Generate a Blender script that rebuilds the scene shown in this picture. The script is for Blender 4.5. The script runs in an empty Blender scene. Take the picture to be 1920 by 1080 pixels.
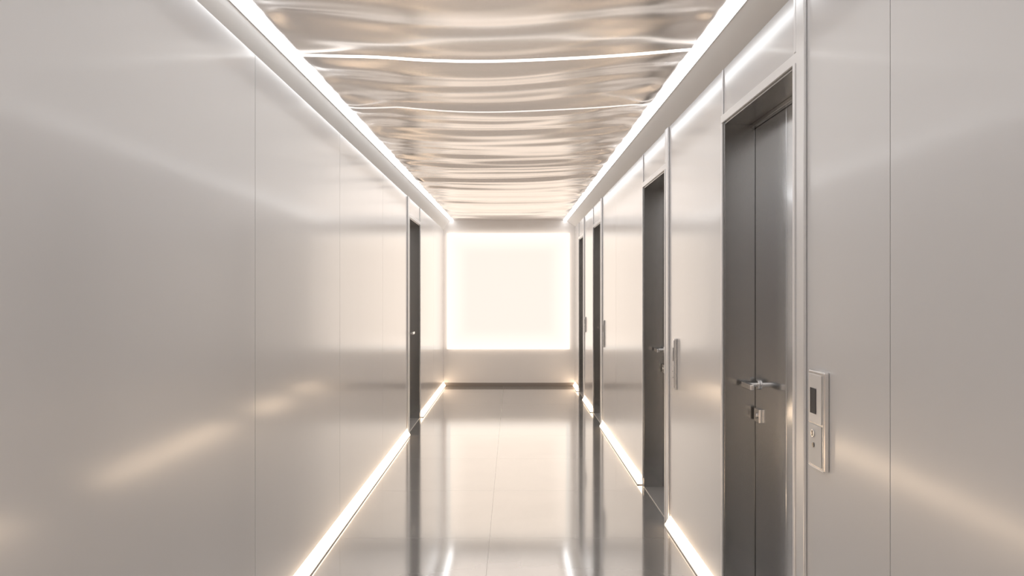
import bpy, bmesh, math
from mathutils import Vector, noise

F = 1500.0
H = 1.53
WR, WL = 1.04, -1.13
YB, YF = -2.5, 13.2
ZR, ZL = 2.63, 2.58
DOOR_H = 2.37
REC = 0.16
BZ = 0.068
scene = bpy.context.scene
col = scene.collection

# ---------------------------------------------------------------- materials
def new_mat(name):
    m = bpy.data.materials.new(name); m.use_nodes = True
    nt = m.node_tree; b = nt.nodes['Principled BSDF']
    return m, nt, b

def pbr(name, colr, rough=0.4, metal=0.0, coat=0.0, var=0.03, vscale=(2,2,2), bump=0.0, bscale=(30,30,30), rvar=0.0, coat_rough=0.1, coat_ior=1.5):
    m, nt, b = new_mat(name)
    tc = nt.nodes.new('ShaderNodeTexCoord')
    mp = nt.nodes.new('ShaderNodeMapping'); mp.inputs['Scale'].default_value = vscale
    nz = nt.nodes.new('ShaderNodeTexNoise'); nz.inputs['Scale'].default_value = 1.0; nz.inputs['Detail'].default_value = 4
    nt.links.new(tc.outputs['Object'], mp.inputs['Vector']); nt.links.new(mp.outputs[0], nz.inputs['Vector'])
    cr = nt.nodes.new('ShaderNodeMapRange'); cr.inputs['To Min'].default_value = 1-var; cr.inputs['To Max'].default_value = 1+var
    nt.links.new(nz.outputs['Fac'], cr.inputs['Value'])
    mx = nt.nodes.new('ShaderNodeVectorMath'); mx.operation = 'SCALE'
    mx.inputs[0].default_value = colr
    nt.links.new(cr.outputs[0], mx.inputs['Scale'])
    nt.links.new(mx.outputs[0], b.inputs['Base Color'])
    b.inputs['Roughness'].default_value = rough
    if rvar:
        rr = nt.nodes.new('ShaderNodeMapRange'); rr.inputs['To Min'].default_value = rough-rvar; rr.inputs['To Max'].default_value = rough+rvar
        nt.links.new(nz.outputs['Fac'], rr.inputs['Value']); nt.links.new(rr.outputs[0], b.inputs['Roughness'])
    b.inputs['Metallic'].default_value = metal
    b.inputs['Coat Weight'].default_value = coat
    b.inputs['Coat Roughness'].default_value = coat_rough
    b.inputs['Coat IOR'].default_value = coat_ior
    if bump:
        mp2 = nt.nodes.new('ShaderNodeMapping'); mp2.inputs['Scale'].default_value = bscale
        n2 = nt.nodes.new('ShaderNodeTexNoise'); n2.inputs['Scale'].default_value = 1.0
        bp = nt.nodes.new('ShaderNodeBump'); bp.inputs['Strength'].default_value = bump; bp.inputs['Distance'].default_value = 0.01
        nt.links.new(tc.outputs['Object'], mp2.inputs['Vector']); nt.links.new(mp2.outputs[0], n2.inputs['Vector'])
        nt.links.new(n2.outputs['Fac'], bp.inputs['Height']); nt.links.new(bp.outputs[0], b.inputs['Normal'])
        nt.links.new(bp.outputs[0], b.inputs['Coat Normal'])
    return m

def emis(name, colr, strength):
    m, nt, b = new_mat(name)
    b.inputs['Base Color'].default_value = (0.8,0.8,0.8,1)
    b.inputs['Emission Color'].default_value = (*colr,1)
    b.inputs['Emission Strength'].default_value = strength
    return m

M_wall = pbr('lacquered_panel', (0.73,0.73,0.745), 0.36, 0.11, 1.0, 0.02, (0.6,0.6,0.3), 0.13, (1.6,1.6,0.3), coat_rough=0.15, coat_ior=1.5)
M_groove = pbr('panel_groove', (0.58,0.56,0.55), 0.6)
M_soffit = pbr('soffit_paint', (0.82,0.81,0.80), 0.5, 0.0)
M_farwall = pbr('far_wall_paint', (0.92,0.885,0.86), 0.4)
M_dark = pbr('dark_baseboard', (0.27,0.235,0.21), 0.35)
M_plinth = pbr('plinth_metal', (0.60,0.58,0.56), 0.35, 0.6)
M_steel = pbr('brushed_steel', (0.67,0.69,0.715), 0.15, 1.0, 0, 0.01, (25,25,0.4))
M_frame = pbr('frame_steel', (0.43,0.425,0.42), 0.22, 1.0, 0, 0.01, (25,25,0.4))
M_case = pbr('satin_trim', (0.84,0.84,0.85), 0.28, 0.5)
M_chrome = pbr('satin_chrome', (0.85,0.84,0.83), 0.16, 1.0)
M_black = pbr('dark_glass', (0.03,0.03,0.035), 0.12)
M_white = pbr('pale_plastic', (0.75,0.74,0.73), 0.35, 0.1)
M_ceil = pbr('stretch_membrane', (0.81,0.775,0.755), 0.25, 0.88, 0, 0.02, (1,3,1))
M_led = emis('cool_led', (0.97,0.985,1.0), 3.8)
M_warm = emis('warm_led', (1.0,0.74,0.50), 6.0)
M_glint = emis('crease_glint_glow', (1.0,0.97,0.93), 1.5)  # emission imitates highlights on the ceiling creases, bright and dim
M_glint2 = emis('crease_glint_glow_dim', (1.0,0.96,0.92), 0.8)
M_halo = emis('halo_edge_led', (1.0,0.87,0.75), 1.5)

def floor_mat():
    m, nt, b = new_mat('polished_floor_tiles')
    N = nt.nodes; L = nt.links
    tc = N.new('ShaderNodeTexCoord')
    sep = N.new('ShaderNodeSeparateXYZ'); L.new(tc.outputs['Object'], sep.inputs[0])
    def seam(sock, period, off, w):
        a = N.new('ShaderNodeMath'); a.operation='ADD'; a.inputs[1].default_value = off; L.new(sock, a.inputs[0])
        p = N.new('ShaderNodeMath'); p.operation='PINGPONG'; p.inputs[1].default_value = period/2; L.new(a.outputs[0], p.inputs[0])
        c = N.new('ShaderNodeMath'); c.operation='LESS_THAN'; c.inputs[1].default_value = w; L.new(p.outputs[0], c.inputs[0])
        return c.outputs[0]
    s1 = seam(sep.outputs['X'], 1.2, 0.14, 0.0022)
    s2 = seam(sep.outputs['Y'], 1.2, -0.2, 0.0022)
    mx = N.new('ShaderNodeMath'); mx.operation='MAXIMUM'; L.new(s1, mx.inputs[0]); L.new(s2, mx.inputs[1])
    nz = N.new('ShaderNodeTexNoise'); nz.inputs['Scale'].default_value = 1.6; nz.inputs['Detail'].default_value = 3; nz.inputs['Distortion'].default_value = 1.0
    L.new(tc.outputs['Object'], nz.inputs['Vector'])
    cr = N.new('ShaderNodeValToRGB')
    cr.color_ramp.elements[0].position=0.3; cr.color_ramp.elements[0].color=(0.41,0.395,0.38,1)
    cr.color_ramp.elements[1].position=0.7; cr.color_ramp.elements[1].color=(0.48,0.46,0.44,1)
    L.new(nz.outputs['Fac'], cr.inputs[0])
    mix = N.new('ShaderNodeMixRGB'); mix.inputs[2].default_value=(0.24,0.23,0.22,1)
    L.new(mx.outputs[0], mix.inputs[0]); L.new(cr.outputs[0], mix.inputs[1])
    L.new(mix.outputs[0], b.inputs['Base Color'])
    rr = N.new('ShaderNodeMapRange'); rr.inputs['To Min'].default_value=0.085; rr.inputs['To Max'].default_value=0.13
    L.new(nz.outputs['Fac'], rr.inputs['Value'])
    ra = N.new('ShaderNodeMath'); ra.operation='MULTIPLY_ADD'; ra.inputs[1].default_value=0.2; L.new(mx.outputs[0], ra.inputs[0]); L.new(rr.outputs[0], ra.inputs[2])
    L.new(ra.outputs[0], b.inputs['Roughness'])
    b.inputs['Metallic'].default_value = 0.38
    b.inputs['Specular IOR Level'].default_value = 0.85
    b.inputs['Coat Weight'].default_value = 1.0
    b.inputs['Coat IOR'].default_value = 1.8
    b.inputs['Coat Roughness'].default_value = 0.08
    return m
M_floor = floor_mat()

def panel_mat():
    # back-lit diffuser: LED edge rows make rim brighter than the middle
    m, nt, b = new_mat('backlit_diffuser')
    N = nt.nodes; L = nt.links
    tc = N.new('ShaderNodeTexCoord'); sep = N.new('ShaderNodeSeparateXYZ'); L.new(tc.outputs['Object'], sep.inputs[0])
    def ab(s, half):
        a = N.new('ShaderNodeMath'); a.operation='ABSOLUTE'; L.new(s, a.inputs[0])
        d = N.new('ShaderNodeMath'); d.operation='DIVIDE'; d.inputs[1].default_value=half; L.new(a.outputs[0], d.inputs[0])
        return d.outputs[0]
    mx = N.new('ShaderNodeMath'); mx.operation='SMOOTH_MAX'; mx.inputs[2].default_value=0.2
    L.new(ab(sep.outputs['X'],1.01), mx.inputs[0]); L.new(ab(sep.outputs['Z'],0.955), mx.inputs[1])
    b.inputs['Emission Color'].default_value=(1.0,0.915,0.82,1)
    mr = N.new('ShaderNodeMapRange'); mr.interpolation_type='SMOOTHSTEP'; mr.inputs['From Min'].default_value=0.6; mr.inputs['From Max'].default_value=1.05
    mr.inputs['To Min'].default_value=1.0; mr.inputs['To Max'].default_value=1.22
    L.new(mx.outputs[0], mr.inputs['Value']); L.new(mr.outputs[0], b.inputs['Emission Strength'])
    b.inputs['Base Color'].default_value=(0.02,0.02,0.02,1)
    b.inputs['Specular IOR Level'].default_value=0.1
    b.inputs['Roughness'].default_value=0.8
    return m
M_panel = panel_mat()

# ---------------------------------------------------------------- helpers
def mk(name, bm, mat, loc=(0,0,0), parent=None, kind=None, label=None, cat=None, group=None, smooth=False, bevel=0.0, mats=None):
    me = bpy.data.meshes.new(name)
    bmesh.ops.recalc_face_normals(bm, faces=bm.faces)
    if parent is None:
        bmesh.ops.translate(bm, verts=bm.verts, vec=-Vector(loc))
    else:
        bmesh.ops.translate(bm, verts=bm.verts, vec=-Vector(parent['_o']))
    bm.to_mesh(me); bm.free()
    for mt in (mats or [mat]): me.materials.append(mt)
    if smooth:
        for p in me.polygons: p.use_smooth = True
    ob = bpy.data.objects.new(name, me); col.objects.link(ob)
    if parent is None: ob.location = loc
    else: ob.parent = parent
    tag(ob, kind, label, cat, group)
    if bevel:
        bv = ob.modifiers.new('bevel','BEVEL'); bv.width = bevel; bv.segments = 2; bv.limit_method='ANGLE'
    return ob

def tag(ob, kind=None, label=None, cat=None, group=None):
    if kind: ob['kind']=kind
    if label: ob['label']=label
    if cat: ob['category']=cat
    if group: ob['group']=group

def empty(name, loc, **k):
    e = bpy.data.objects.new(name, None); col.objects.link(e)
    e.empty_display_size = 0.1
    e.location = loc; e['_o'] = tuple(loc)
    tag(e, **k); return e

def box(bm, x0,x1,y0,y1,z0,z1, mi=0):
    if x0>x1: x0,x1=x1,x0
    v=[bm.verts.new(p) for p in [(x0,y0,z0),(x1,y0,z0),(x1,y1,z0),(x0,y1,z0),(x0,y0,z1),(x1,y0,z1),(x1,y1,z1),(x0,y1,z1)]]
    for f in [(0,3,2,1),(4,5,6,7),(0,1,5,4),(1,2,6,5),(2,3,7,6),(3,0,4,7)]:
        fc=bm.faces.new([v[i] for i in f]); fc.material_index=mi

def cyl_x(bm, x0,x1,y,z,r,n=24):
    a=[bm.verts.new((x0,y+r*math.cos(2*math.pi*i/n),z+r*math.sin(2*math.pi*i/n))) for i in range(n)]
    b=[bm.verts.new((x1,y+r*math.cos(2*math.pi*i/n),z+r*math.sin(2*math.pi*i/n))) for i in range(n)]
    bm.faces.new(a); bm.faces.new(b)
    for i in range(n): bm.faces.new([a[i],a[(i+1)%n],b[(i+1)%n],b[i]])

def prism(bm, sect, ys):
    """sect(y)-> list of (x,z); sweep along ys"""
    rings=[[bm.verts.new((x,y,z)) for x,z in sect(y)] for y in ys]
    for a,b in zip(rings,rings[1:]):
        n=len(a)
        for i in range(n): bm.faces.new([a[i],a[(i+1)%n],b[(i+1)%n],b[i]])
    bm.faces.new(rings[0]); bm.faces.new(rings[-1])

# ---------------------------------------------------------------- floor / walls
bm=bmesh.new(); box(bm, WL-0.3, WR+0.3, YB-0.1, YF+0.1, -0.1, 0)
mk('floor', bm, M_floor, kind='structure', label='polished grey stone tile floor with mirror sheen', cat='floor')

R_doors=[(2.92,3.93),(5.38,6.32),(9.29,10.2),(11.55,12.38)]
L_doors=[(8.72,9.80)]
R_seams=[-0.4,0.9,2.20,4.66+3.34,]
L_seams=[-0.05,1.75,3.52,5.25,7.0,11.5]

def build_wall(name, W, s, ztop, doors, seams, label):
    bm=bmesh.new()
    zones=[]; cur=YB
    for a,b in doors: zones.append((cur,a)); cur=b
    zones.append((cur,YF))
    g=0.002
    for a,b in zones:
        box(bm, W+s*0.02, W+s*0.25, a, b, 0, ztop, 1)
        cuts=[a]+sorted([q for q in seams if a+0.05<q<b-0.05])+[b]
        for p,q in zip(cuts,cuts[1:]):
            box(bm, W, W+s*0.0205, p+(g if p!=a else 0), q-(g if q!=b else 0), BZ+0.002, ztop, 0)
    for a,b in doors:
        box(bm, W+s*0.02, W+s*0.25, a, b, DOOR_H+0.005, ztop, 1)
        box(bm, W, W+s*0.0205, a+g, b-g, DOOR_H+0.03, ztop, 0)
        box(bm, W+s*0.21, W+s*0.25, a, b, 0, DOOR_H+0.005, 1)
    mk(name, bm, None, mats=[M_wall,M_groove], kind='structure', label=label, cat='wall')
    return zones
zR=build_wall('wall_right', WR, 1, ZR, R_doors, R_seams, 'glossy pale grey lacquered wall panels with thin seams')
zL=build_wall('wall_left', WL, -1, ZL, L_doors, L_seams, 'glossy pale grey lacquered wall panels with thin seams')

bm=bmesh.new(); box(bm, WL-0.3, WR+0.3, YF, YF+0.12, 0, 3.0)
mk('wall_back', bm, M_farwall, kind='structure', label='warm white painted end wall of corridor', cat='wall')
bm=bmesh.new(); box(bm, WL-0.3, WR+0.3, YB-0.12, YB, 0, 3.0)
mk('wall_front', bm, M_farwall, kind='structure', label='plain painted wall closing the corridor', cat='wall')
bm=bmesh.new(); box(bm, WL+0.001, WR-0.001, YF-0.014, YF, 0.0, 0.055)
mk('baseboard_back', bm, M_dark, kind='structure', label='dark brown baseboard along end wall', cat='baseboard', bevel=0.003)

# ---------------------------------------------------------------- ceiling
def LS(y): return (-1.06+0.006*(y-3.2), H+1.14+0.0065*(y-3.2))
def RS(y): return (0.91-0.003*(y-3.2), H+1.18+0.0025*(y-3.2))
HWID=0.026
ys=[YB+(YF-YB)*i/16 for i in range(17)]
def secL(y):
    x,z=LS(y); return [(WL,ZL),(x-HWID-0.006,z-0.012),(x-HWID,z-0.012),(x-HWID,3.0),(WL-0.25,3.0),(WL-0.25,ZL)]
def secR(y):
    x,z=RS(y); return [(WR,ZR),(x+HWID+0.006,z-0.012),(x+HWID,z-0.012),(x+HWID,3.0),(WR+0.25,3.0),(WR+0.25,ZR)]
bm=bmesh.new(); prism(bm,secL,ys)
mk('trim_1', bm, M_soffit, kind='structure', label='pale sloped plaster cove beside the ceiling', cat='cove')
bm=bmesh.new(); prism(bm,secR,ys)
mk('trim_2', bm, M_soffit, kind='structure', label='pale sloped plaster cove beside the ceiling', cat='cove')

def ceil_z(x,y):
    xl,zl=LS(y); xr,zr=RS(y); xl+=HWID; xr-=HWID
    t=(x-xl)/(xr-xl); u=2*t-1
    zed=zl+(zr-zl)*t+0.001
    c=max(0.0,1-u*u)
    yy=y-0.30*c**1.2+0.12*noise.noise(Vector((x*0.8,y*0.5,3)))
    p=((yy-3.93)/1.08)
    sc=math.sqrt(math.sin(math.pi*p)**2+0.03)
    near=min(1,max(0,(y-3.0)/5.0))
    h=0.034*(sc-0.6)
    h+=(0.0052+0.0025*near)*math.sin(2*math.pi*yy/0.46+2.6*noise.noise(Vector((x*0.5,y*0.9,7))))
    h+=(0.0008+0.0026*near)*math.sin(2*math.pi*(yy-0.1*c)/0.21+3.5*noise.noise(Vector((x*0.7,y*1.3,2.7))))
    h+=0.0022*noise.noise(Vector((x*0.8,yy*5.0,1.7)))
    edge=abs(u)**2.2
    h+=0.010*edge*noise.noise(Vector((x*1.8,y*8+abs(u)*1.6,9.2)))
    h+=0.010*noise.noise(Vector((x*1.2,y*1.1,4.4)))*c
    far=min(1,max(0,(YF-y)/0.6))
    return zed+0.015*c*far+h*far*min(1,(1-abs(u))*12+0.03)
bm=bmesh.new()
nx,ny=70,1500
grid=[]
for j in range(ny+1):
    y=YB+(YF-YB)*j/ny
    xl=LS(y)[0]+HWID; xr=RS(y)[0]-HWID
    row=[]
    for i in range(nx+1):
        x=xl+(xr-xl)*i/nx
        row.append(bm.verts.new((x,y,ceil_z(x,y))))
    grid.append(row)
for j in range(ny):
    for i in range(nx):
        bm.faces.new([grid[j][i],grid[j+1][i],grid[j+1][i+1],grid[j][i+1]])
ce=mk('ceiling', bm, M_ceil, kind='structure', label='rippled reflective satin stretch membrane ceiling', cat='ceiling', smooth=True)
so=ce.modifiers.new('solid','SOLIDIFY'); so.thickness=0.004; so.offset=1

# LED ceiling strips
def led_line(fn):
    x0,z0=fn(YB)
    e=empty('led_light_strip',(x0,YB+0.01,z0),label='continuous white glowing light strip along ceiling edge',cat='light strip',group='ceiling edge light strips')
    yy=[YB+0.01]+ys[1:-1]+[YF-0.005]
    b=bmesh.new(); prism(b,lambda y:[(fn(y)[0]-HWID+0.0005,fn(y)[1]-0.006),(fn(y)[0]+HWID-0.0005,fn(y)[1]-0.006),(fn(y)[0]+HWID-0.0005,fn(y)[1]+0.005),(fn(y)[0]-HWID+0.0005,fn(y)[1]+0.005)],yy)
    mk('diffuser',b,M_led,parent=e)
    b=bmesh.new(); prism(b,lambda y:[(fn(y)[0]-HWID+0.001,fn(y)[1]+0.0055),(fn(y)[0]+HWID-0.001,fn(y)[1]+0.0055),(fn(y)[0]+HWID-0.001,fn(y)[1]+0.035),(fn(y)[0]-HWID+0.001,fn(y)[1]+0.035)],yy)
    mk('housing',b,M_plinth,parent=e)
led_line(LS); led_line(RS)

# crease highlights of the ceiling membrane, modelled as thin glowing tubes
def glint(y0,r,mat,label):
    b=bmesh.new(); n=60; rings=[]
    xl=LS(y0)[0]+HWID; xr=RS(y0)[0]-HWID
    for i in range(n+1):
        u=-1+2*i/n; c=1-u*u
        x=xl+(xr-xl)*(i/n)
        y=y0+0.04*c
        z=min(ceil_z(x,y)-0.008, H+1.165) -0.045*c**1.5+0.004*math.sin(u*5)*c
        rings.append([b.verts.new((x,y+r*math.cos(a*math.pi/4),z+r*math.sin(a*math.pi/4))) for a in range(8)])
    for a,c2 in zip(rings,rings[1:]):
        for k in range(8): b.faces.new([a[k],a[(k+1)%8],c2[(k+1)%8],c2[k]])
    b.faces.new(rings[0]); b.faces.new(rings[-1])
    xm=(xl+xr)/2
    mk('crease_glint',b,mat,loc=(xm,y0,ceil_z(xm,y0)),label=label,cat='light cord',smooth=True,group='crease highlights across ceiling')
glint(3.82,0.007,M_glint,'bright crease highlight across rippled ceiling, added as glowing tube')
glint(4.90,0.004,M_glint2,'faint crease highlight across rippled ceiling, added as glowing tube')

# ---------------------------------------------------------------- base LED lights
def base_light(W,s,a,b):
    e=empty('baseboard_light',(W,a,0),label='warm glowing light strip at foot of wall panel',cat='light strip',group='baseboard light strips')
    q=bmesh.new(); box(q, W-s*0.040, W+s*0.0195, a+0.003,b-0.003, 0.0,0.009)
    mk('plinth',q,M_plinth,parent=e,bevel=0.001)
    q=bmesh.new()
    prism(q, lambda y:[(W-s*0.036,0.0095),(W+s*0.0195,0.0095),(W+s*0.0195,BZ),(W-s*0.002,BZ),(W-s*0.036,0.014)],[a+0.003,b-0.003])
    mk('diffuser',q,M_warm,parent=e)
for a,b in zR: base_light(WR,1,a+(0 if a==YB else 0.06),min(b-0.12 if b!=YF else b,YF-0.02))
for a,b in zL: base_light(WL,-1,a+(0 if a==YB else 0.06),min(b-0.12 if b!=YF else b,YF-0.02))

# ---------------------------------------------------------------- doors
def make_door(n,W,s,a,b,ztop,label,near_handle=False):
    e=empty('door_%d'%n,(W,(a+b)/2,0),kind='structure',label=label,cat='door')
    t=0.014
    q=bmesh.new()  # steel liner
    box(q, W+s*0.0, W+s*0.20, a+0.001,a+t, 0.001,DOOR_H)
    box(q, W+s*0.0, W+s*0.20, b-t,b-0.001, 0.001,DOOR_H)
    box(q, W+s*0.0, W+s*0.20, a+t,b-t, DOOR_H-t,DOOR_H)
    box(q, W+s*0.128, W+s*0.148, a+t,a+t+0.02, 0.001,DOOR_H-t)
    box(q, W+s*0.128, W+s*0.148, a+t+0.02,b-t-0.001, DOOR_H-t-0.02,DOOR_H-t)
    mk('frame',q,M_frame,parent=e,bevel=0.002)
    q=bmesh.new()  # pale casing on the face of the wall
    box(q, W-s*0.010, W-s*0.0005, a-0.02,b+0.02, DOOR_H-0.004,DOOR_H+0.034)
    box(q, W-s*0.010, W-s*0.0005, b-0.004,b+0.02, 0.001,DOOR_H-0.0045)
    box(q, W-s*0.006, W-s*0.0005, b-0.004,b+0.010, DOOR_H+0.035,ztop-0.002)
    mk('casing',q,M_case,parent=e,bevel=0.002)
    q=bmesh.new()
    box(q, W-s*0.012, W-s*0.0005, a-0.10,a-0.021, 0.001,ztop-0.002)
    box(q, W-s*0.016, W-s*0.0005, a-0.019,a+0.004, 0.001,DOOR_H-0.005)
    box(q, W-s*0.012, W-s*0.0005, a-0.019,a+0.004, DOOR_H+0.035,ztop-0.002)
    mk('side_post',q,M_case,parent=e,bevel=0.003)
    q=bmesh.new()
    lx0,lx1=W+s*0.15,W+s*0.195
    ym=b-0.46
    box(q,lx0,lx1,ym+0.0025,b-t-0.006,0.008,DOOR_H-t-0.005)
    mk('door_leaf',q,M_steel,parent=e,bevel=0.002)
    q=bmesh.new()
    box(q,lx0,lx1,a+t+0.004,ym-0.0025,0.008,DOOR_H-t-0.005)
    mk('door_leaf',q,M_steel,parent=e,bevel=0.002)
    q=bmesh.new(); box(q,W+s*0.001,W+s*0.198,a+t+0.002,b-t-0.002,0.0005,0.006)
    mk('threshold',q,M_plinth,parent=e,bevel=0.001)
    hy=b-0.075; hz=1.09; pr=0.072; dy=-0.13; oy=0.02
    if near_handle: hy=a+0.10; pr=0.185; dy=0.13; oy=-0.02; hz=1.09
    q=bmesh.new(); cyl_x(q,lx0,lx0-s*0.010,hy,hz,0.024); cyl_x(q,lx0-s*0.010,lx0-s*pr,hy,hz,0.010)
    hd=mk('handle',q,M_chrome,parent=e,bevel=0.0015,label='satin chrome lever handle')
    hd['_o']=tuple(e['_o'])
    q=bmesh.new(); box(q,lx0-s*(pr-0.010),lx0-s*(pr+0.008),min(hy+dy,hy+oy),max(hy+dy,hy+oy),hz-0.015,hz+0.015)
    mk('lever',q,M_chrome,parent=hd,bevel=0.005)
    q=bmesh.new(); box(q,lx0,lx0-s*0.014,hy-0.045,hy+0.035,hz-0.18,hz-0.115); cyl_x(q,lx0-s*0.014,lx0-s*0.019,hy-0.005,hz-0.147,0.014)
    mk('lock',q,M_chrome,parent=e,bevel=0.003,label='square satin chrome deadbolt plate')
    hyy=(b-t-0.034) if near_handle else (a+t+0.021)
    for z in (0.35,1.25,2.05):
        q=bmesh.new()
        box(q,lx0-s*0.012,lx0-s*0.0005,hyy,hyy+0.013,z,z+0.11)
        mk('hinge',q,M_chrome,parent=e,bevel=0.003)
lab='brushed steel door in deep dark steel frame with lever handle'
for i,(a,b) in enumerate(R_doors): make_door(i+1,WR,1,a,b,ZR,lab)
make_door(5,WL,-1,L_doors[0][0],L_doors[0][1],ZL,lab,True)

# ---------------------------------------------------------------- access control panels
def access(y0,y1,z0=0.94,z1=1.27,p=0.02):
    W=WR; ym=(y0+y1)/2; w=y1-y0; h=z1-z0
    e=empty('access_control_panel',(W,ym,z0),label='slim pale wall-mounted access panel with dark screen and keyhole',cat='access panel',group='access panels beside doors')
    q=bmesh.new(); box(q,W-0.0002,W-p,y0,y1,z0,z1)
    mk('body',q,M_chrome,parent=e,bevel=0.005)
    q=bmesh.new(); box(q,W-p-0.0002,W-p-0.003,y0+w*0.10,y1-w*0.08,z0+0.012,z0+h*0.45)
    mk('key_plate',q,M_white,parent=e,bevel=0.001)
    q=bmesh.new(); box(q,W-p-0.0002,W-p-0.0025,y0+w*0.10,y1-w*0.08,z0+h*0.47,z1-0.012)
    mk('front_plate',q,M_case,parent=e,bevel=0.001)
    q=bmesh.new(); box(q,W-p-0.0027,W-p-0.0045,y0+w*0.42,y1-w*0.20,z0+h*0.56,z0+h*0.82)
    mk('screen',q,M_black,parent=e,bevel=0.0008)
    k=min(1,w/0.12)
    q=bmesh.new(); cyl_x(q,W-p-0.0032,W-p-0.008,ym+w*0.08,z0+h*0.36,0.013*k)
    kc=mk('key_cylinder',q,M_chrome,parent=e,bevel=0.001)
    kc['_o']=tuple(e['_o'])
    q=bmesh.new(); box(q,W-p-0.0082,W-p-0.0092,ym+w*0.08-0.0025,ym+w*0.08+0.0025,z0+h*0.36-0.009*k,z0+h*0.36+0.009*k)
    mk('keyhole',q,M_black,parent=kc)
    q=bmesh.new(); cyl_x(q,W-p-0.0032,W-p-0.006,ym+w*0.08,z0+h*0.24,0.008*k)
    mk('button',q,M_black,parent=e)
access(2.62,2.755)
access(5.04,5.07,0.92,1.245,0.018)
access(9.00,9.03,0.92,1.23,0.014)
access(11.27,11.30,0.98,1.20,0.014)

# ---------------------------------------------------------------- end-wall light box
cx=-0.06; cz=1.565
e=empty('wall_light_box',(cx,YF-0.05,0.61),label='large square glowing cream backlit panel on end wall',cat='light panel')
q=bmesh.new(); box(q,cx-1.002,cx+1.002,YF-0.05,YF-0.0005,cz-0.947,cz+0.947)
mk('halo_edge',q,M_halo,parent=e)
dm=bmesh.new(); box(dm,-1.01,1.01,-0.006,0.0,-0.955,0.955)
me=bpy.data.meshes.new('diffuser'); bmesh.ops.recalc_face_normals(dm,faces=dm.faces); dm.to_mesh(me); dm.free(); me.materials.append(M_panel)
d=bpy.data.objects.new('diffuser',me); col.objects.link(d); d.parent=e
d.location=(0,-0.001,cz-0.61)

def area(name,loc,rot,sx,sy,en,c):
    la=bpy.data.lights.new(name,'AREA'); la.shape='RECTANGLE'; la.size=sx; la.size_y=sy; la.energy=en; la.color=c
    lo=bpy.data.objects.new(name,la); col.objects.link(lo); lo.location=loc; lo.rotation_euler=rot
area('light_box_fill',(cx,YF-0.07,cz),(math.radians(-90),0,0),1.9,1.8,4.2,(1.0,0.68,0.46))  # added unseen area light, boosts the warm glow at the end panel
area('ceiling_fill',(-0.07,5.3,2.64),(0,0,0),1.6,15.2,42,(1.0,0.98,0.96))  # added unseen fill along the corridor, no fixture hangs here

for o in bpy.data.objects:
    if '_o' in o: del o['_o']

# ---------------------------------------------------------------- world, camera
w=bpy.data.worlds.new('world'); scene.world=w; w.use_nodes=True
w.node_tree.nodes['Background'].inputs[0].default_value=(0.8,0.8,0.8,1)
w.node_tree.nodes['Background'].inputs[1].default_value=0.3
cam=bpy.data.cameras.new('camera'); co=bpy.data.objects.new('camera',cam); col.objects.link(co)
co.location=(0,0,H); co.rotation_euler=(math.radians(90),0,0)
cam.sensor_width=36; cam.lens=36*F/1920; cam.shift_y=10/1920; cam.clip_start=0.02
scene.camera=co
scene.view_settings.view_transform='Standard'
scene.view_settings.exposure=0.0
